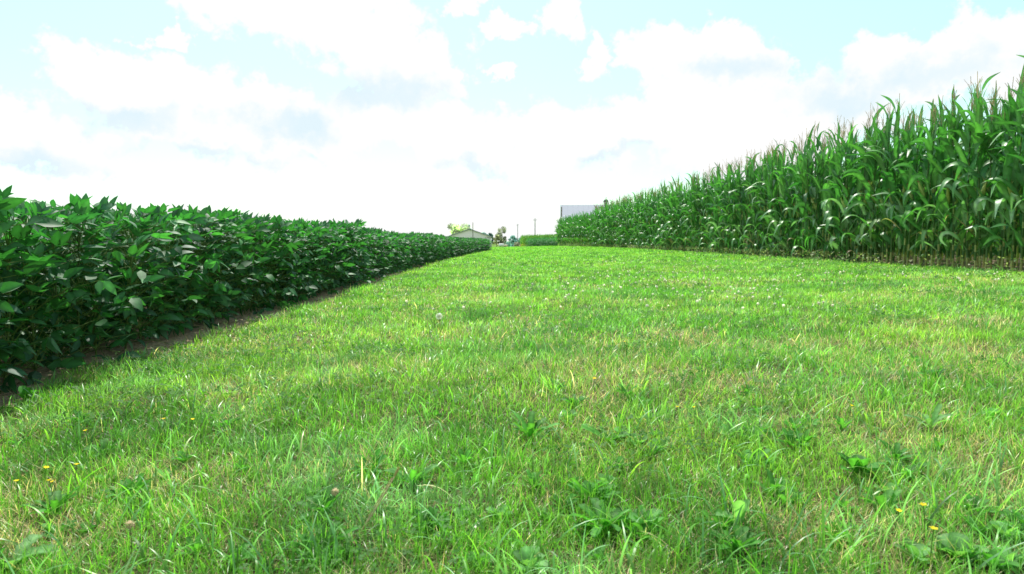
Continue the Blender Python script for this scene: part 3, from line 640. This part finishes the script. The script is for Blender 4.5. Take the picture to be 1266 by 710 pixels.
tree(619, 279.5, 306, 13, 190, (.40, .42, .36), (.5, .46, .4), 'thin olive-brown tree standing right of the barn', 25, dens=3200, leaf=.4, shape=1.6)
tree(614, 288, 306, 8, 186, (.52, .54, .34), (.6, .58, .4), 'small yellowish tree beside the right wall of the barn', 26, dens=700, leaf=.4, shape=1.6)
tree(634, 291, 303, 11, 260, (.30, .48, .5), (.4, .56, .58), 'small round blue-green tree left of the distant corn plot', 27, dens=1500, leaf=.7, shape=1.2)
tree(645, 293.5, 303, 9, 265, (.24, .4, .38), (.34, .5, .46), 'lower blue-green tree right of the round one', 28, dens=1200, leaf=.7, shape=1.2)
tree(627, 299, 303, 10, 300, (.34, .52, .5), (.4, .56, .54), 'faint low shrub between the brown tree and the round tree', 29, 'shrub', dens=700, leaf=.6, shape=1.5)
tree(640, 300, 304, 9, 240, (.48, .47, .36), (.5, .45, .38), 'yellowish shrub behind the white car', 30, 'shrub', dens=600, leaf=.5, shape=1.5)
tree(647, 299, 304, 6, 236, (.5, .42, .36), (.5, .44, .38), 'orange-tinged shrub at the right end of the white car', 31, 'shrub', dens=500, leaf=.5, shape=1.5)
tree(653, 297, 304, 7, 250, (.35, .5, .46), (.4, .6, .5), 'pale green shrub between the orange shrub and the distant corn', 32, 'shrub', dens=600, leaf=.6, shape=1.5)
tree(625, 302.5, 307, 6, 160, (.42, .42, .3), (.5, .4, .42), 'low brownish shrub at the end of the lawn beside the tank', 33, 'shrub', dens=400, leaf=.25, shape=1.5)
# car, side on, beyond the crest
Yc = 250; xc_, _ = hgt(637, 303, Yc); zc = float(gz(xc_, Yc)) 
root = empty('parked_car', (xc_, Yc, zc)); g = G(); W2 = .85
prof = [(-2.1, .35), (-2.15, .75), (-1.9, .95), (-.95, 1.02), (-.4, 1.42), (.95, 1.45), (1.6, 1.08), (2.1, 1.0), (2.15, .4)]
for a, b in zip(prof[:-1], prof[1:]): g.add([(a[0], -W2, a[1]), (b[0], -W2, b[1]), (b[0], W2, b[1]), (a[0], W2, a[1])], [(0, 1, 2, 3)], W0)
for s in (-W2, W2):
    for a, b in zip(prof[:-1], prof[1:]): g.add([(a[0], s, .35), (b[0], s, .35), (b[0], s, b[1]), (a[0], s, a[1])], [(0, 1, 2, 3)], W0)
link('body', g.mesh('body', False), M_white, root)
for s in (-1, 1):
    g = G(); g.add([(-.85, s * (W2 + .01), 1.03), (.2, s * (W2 + .01), 1.03), (.2, s * (W2 + .01), 1.36), (-.38, s * (W2 + .01), 1.36)], [(0, 1, 2, 3)], W0); g.add([(.3, s * (W2 + .01), 1.03), (1.45, s * (W2 + .01), 1.06), (.95, s * (W2 + .01), 1.38), (.3, s * (W2 + .01), 1.36)], [(0, 1, 2, 3)], W0)
    link('window', g.mesh('window', False), M_glass, root)
    for q in (-1.35, 1.35):
        g = G(); g.tube([(q, s * (W2 - .2), .33), (q, s * (W2 - .19), .33), (q, s * (W2 + .02), .33), (q, s * (W2 + .03), .33)], [.05, .33, .33, .05], W0, 14); link('wheel', g.mesh('wheel'), M_tyre, root)
tag(root, 'white car parked side on beyond the end of the lawn', 'car')
xt, _ = hgt(620, 304, 165); root = empty('storage_tank', (xt, 165, float(gz(xt, 165)))); g = G(); g.tube([(-.75, 0, .75), (-.68, 0, .75), (-.5, 0, .75), (.5, 0, .75), (.68, 0, .75), (.75, 0, .75)], [.01, .25, .36, .36, .25, .01], W0, 12); link('tank', g.mesh('tank'), M_white, root)
for q in (-.45, .45): part('leg', M_dark, root, [((q - .05, -.25, 0), (q + .05, .25, .42))])
tag(root, 'small white round-ended storage tank on legs right of the barn', 'tank')

# ------------------------------------------------------------------ sun and sky
SUN_EL, SUN_AZ = R(56), R(-10)       # azimuth from +Y, to the left
tosun = Vector((math.sin(SUN_AZ) * math.cos(SUN_EL), math.cos(SUN_AZ) * math.cos(SUN_EL), math.sin(SUN_EL)))
sl_ = bpy.data.lights.new('sun', 'SUN'); sl_.energy = 5.0; sl_.angle = R(.5); sl_.color = (1, .96, .88)
so = bpy.data.objects.new('sun', sl_); col.objects.link(so); so.rotation_euler = tosun.to_track_quat('Z', 'Y').to_euler()
w = bpy.data.worlds.new('World'); sc.world = w; w.use_nodes = True; nt = w.node_tree; N = nt.nodes; L = nt.links; N.clear()
out = N.new('ShaderNodeOutputWorld'); bg = N.new('ShaderNodeBackground'); L.new(bg.outputs[0], out.inputs[0]); STR = .15; bg.inputs['Strength'].default_value = STR
sky = N.new('ShaderNodeTexSky'); sky.sky_type = 'NISHITA'; sky.sun_disc = False; sky.sun_elevation = SUN_EL; sky.sun_rotation = SUN_AZ % (2 * PI)
tc = N.new('ShaderNodeTexCoord'); sx = N.new('ShaderNodeSeparateXYZ'); L.new(tc.outputs['Generated'], sx.inputs[0])
def M(op, *a, clamp=False):
    n = N.new('ShaderNodeMath'); n.operation = op; n.use_clamp = clamp
    for i, v in enumerate(a):
        if isinstance(v, (int, float)): n.inputs[i].default_value = v
        else: L.new(v, n.inputs[i])
    return n.outputs[0]
az = M('ARCTAN2', sx.outputs[0], sx.outputs[1]); el = M('ARCSINE', sx.outputs[2])
cb = N.new('ShaderNodeCombineXYZ'); L.new(az, cb.inputs[0]); L.new(el, cb.inputs[1])
def wn(scale, det, rough, vec=None, offs=(0, 0, 0), dist=0.0):
    t = N.new('ShaderNodeTexNoise'); t.inputs['Scale'].default_value = scale; t.inputs['Detail'].default_value = det; t.inputs['Roughness'].default_value = rough; t.inputs['Distortion'].default_value = dist
    mp = N.new('ShaderNodeMapping'); mp.inputs['Location'].default_value = offs; L.new(vec or tc.outputs['Generated'], mp.inputs[0]); L.new(mp.outputs[0], t.inputs['Vector']); return t
ns = wn(9, 10, .62); nb = wn(32, 8, .62, offs=(3, 1, 2))
# warp the az/el coordinates a little so that cloud edges billow
wp = N.new('ShaderNodeVectorMath'); wp.operation = 'SUBTRACT'; L.new(wn(6, 5, .55, offs=(7, 7, 1)).outputs['Color'], wp.inputs[0]); wp.inputs[1].default_value = (.5, .5, .5)
wc = N.new('ShaderNodeVectorMath'); wc.operation = 'MULTIPLY_ADD'; L.new(wp.outputs[0], wc.inputs[0]); wc.inputs[1].default_value = (.17, .12, 0); L.new(cb.outputs[0], wc.inputs[2])
wq = N.new('ShaderNodeVectorMath'); wq.operation = 'SUBTRACT'; L.new(wn(24, 6, .6, offs=(2, 5, 3)).outputs['Color'], wq.inputs[0]); wq.inputs[1].default_value = (.5, .5, .5)
w2 = N.new('ShaderNodeVectorMath'); w2.operation = 'MULTIPLY_ADD'; L.new(wq.outputs[0], w2.inputs[0]); w2.inputs[1].default_value = (.11, .07, 0); L.new(wc.outputs[0], w2.inputs[2]); wc = w2
clouds = [(330, 5, 120, 40), (450, 45, 105, 70), (520, 85, 80, 50), (570, 100, 36, 34), (400, 20, 90, 55), (150, 100, 75, 36), (210, 130, 90, 40), (300, 150, 120, 50), (60, 180, 90, 30), (10, 150, 50, 35), (430, 150, 110, 45),
          (562, 8, 26, 18), (615, 32, 32, 16), (690, 20, 34, 28), (740, 70, 26, 32), (215, 48, 22, 16), (632, 96, 24, 11), (840, 75, 75, 48), (900, 55, 72, 42), (945, 80, 38, 36), (870, 110, 80, 36), (800, 70, 40, 22),
          (1010, 130, 110, 50), (1120, 90, 110, 42), (1230, 70, 90, 48), (1350, 60, 150, 60), (690, 170, 90, 42), (810, 165, 120, 45), (560, 180, 100, 50), (930, 180, 140, 60), (-120, 140, 120, 50)]
def blobs(lst, kx):
  best = None
  for (px, py, rx, ry) in lst:
    d = ray(px, py); d = d / np.linalg.norm(d); a_, e_ = math.atan2(d[0], d[1]), math.asin(d[2]); ra, re = rx / F * kx, ry / F * kx
    n1 = N.new('ShaderNodeVectorMath'); n1.operation = 'MULTIPLY_ADD'; L.new(wc.outputs[0], n1.inputs[0]); n1.inputs[1].default_value = (1 / ra, 1 / re, 0); n1.inputs[2].default_value = (-a_ / ra, -e_ / re, 0)
    n2 = N.new('ShaderNodeVectorMath'); n2.operation = 'LENGTH'; L.new(n1.outputs[0], n2.inputs[0]); best = n2.outputs['Value'] if best is None else M('MINIMUM', best, n2.outputs['Value'])
  return best
best = blobs(clouds, .86)
under = blobs([(480, 115, 75, 22), (330, 152, 50, 16), (35, 206, 70, 20), (365, 200, 30, 9), (170, 150, 60, 14), (905, 92, 52, 16), (770, 196, 40, 9), (1035, 118, 60, 20), (1160, 100, 60, 18), (250, 186, 60, 10), (600, 215, 50, 10), (-160, 190, 90, 25), (1420, 120, 100, 25)], 1.0)
low = M('DIVIDE', M('ADD', el, 0.02), .06)          # solid haze and cloud towards the horizon
fld = M('SMOOTH_MIN', best, low, .12)
fld = M('ADD', fld, M('MULTIPLY', M('SUBTRACT', .5, ns.outputs[0]), 1.5)); fld = M('ADD', fld, M('MULTIPLY', M('SUBTRACT', .5, nb.outputs[0]), 1.5))
mr = N.new('ShaderNodeMapRange'); mr.interpolation_type = 'SMOOTHSTEP'; L.new(fld, mr.inputs[0]); mr.inputs[1].default_value = 1.16; mr.inputs[2].default_value = .80; mr.inputs[3].default_value = 0; mr.inputs[4].default_value = 1
front_ = N.new('ShaderNodeMapRange'); L.new(sx.outputs[1], front_.inputs[0]); front_.inputs[1].default_value = -.3; front_.inputs[2].default_value = .2; front_.inputs[3].default_value = .8
hi = N.new('ShaderNodeMapRange'); L.new(el, hi.inputs[0]); hi.inputs[1].default_value = .45; hi.inputs[2].default_value = .9; hi.inputs[3].default_value = 1; hi.inputs[4].default_value = .12
mask = M('MULTIPLY', mr.outputs[0], front_.outputs[0])
bk = N.new('ShaderNodeMapRange'); L.new(sx.outputs[1], bk.inputs[0]); bk.inputs[1].default_value = .1; bk.inputs[2].default_value = -.5; bk.inputs[4].default_value = .75  # unseen white cloud behind the camera, added to lift camera-facing shade
mask = M('MAXIMUM', mask, M('MULTIPLY', bk.outputs[0], hi.outputs[0]))
# cloud tone: white with faint blue-grey undersides
shade = wn(8, 7, .6, offs=(1.7, 4, 2.2)); cr = N.new('ShaderNodeValToRGB'); um = N.new('ShaderNodeMapRange'); um.interpolation_type = 'SMOOTHSTEP'; L.new(M('ADD', under, M('MULTIPLY', M('SUBTRACT', .5, nb.outputs[0]), 1.6)), um.inputs[0]); um.inputs[1].default_value = .2; um.inputs[2].default_value = 1.9; L.new(M('ADD', M('MULTIPLY', um.outputs[0], .3), M('MULTIPLY', shade.outputs[0], .5)), cr.inputs[0]); e = cr.color_ramp.elements
e[0].position = .22; e[0].color = (.76, .90, .97, 1); e[1].position = .48; e[1].color = (1, 1, 1, 1)
cs = N.new('ShaderNodeVectorMath'); cs.operation = 'SCALE'; L.new(cr.outputs[0], cs.inputs[0]); cs.inputs['Scale'].default_value = 1.03 / STR
# clear sky, milky cyan
st_ = N.new('ShaderNodeVectorMath'); st_.operation = 'MULTIPLY_ADD'; L.new(sky.outputs[0], st_.inputs[0]); st_.inputs[1].default_value = (.7, .92, .72); ad = N.new('ShaderNodeVectorMath'); ad.operation = 'SCALE'; ad.inputs[0].default_value = (.35 / STR, .44 / STR, .42 / STR); L.new(hi.outputs[0], ad.inputs['Scale']); L.new(ad.outputs[0], st_.inputs[2])
mx = N.new('ShaderNodeMix'); mx.data_type = 'RGBA'; L.new(mask, mx.inputs[0]); L.new(st_.outputs[0], mx.inputs[6]); L.new(cs.outputs[0], mx.inputs[7]); L.new(mx.outputs[2], bg.inputs['Color'])
sc.world.cycles.sampling_method = 'MANUAL'; sc.world.cycles.sample_map_resolution = 512
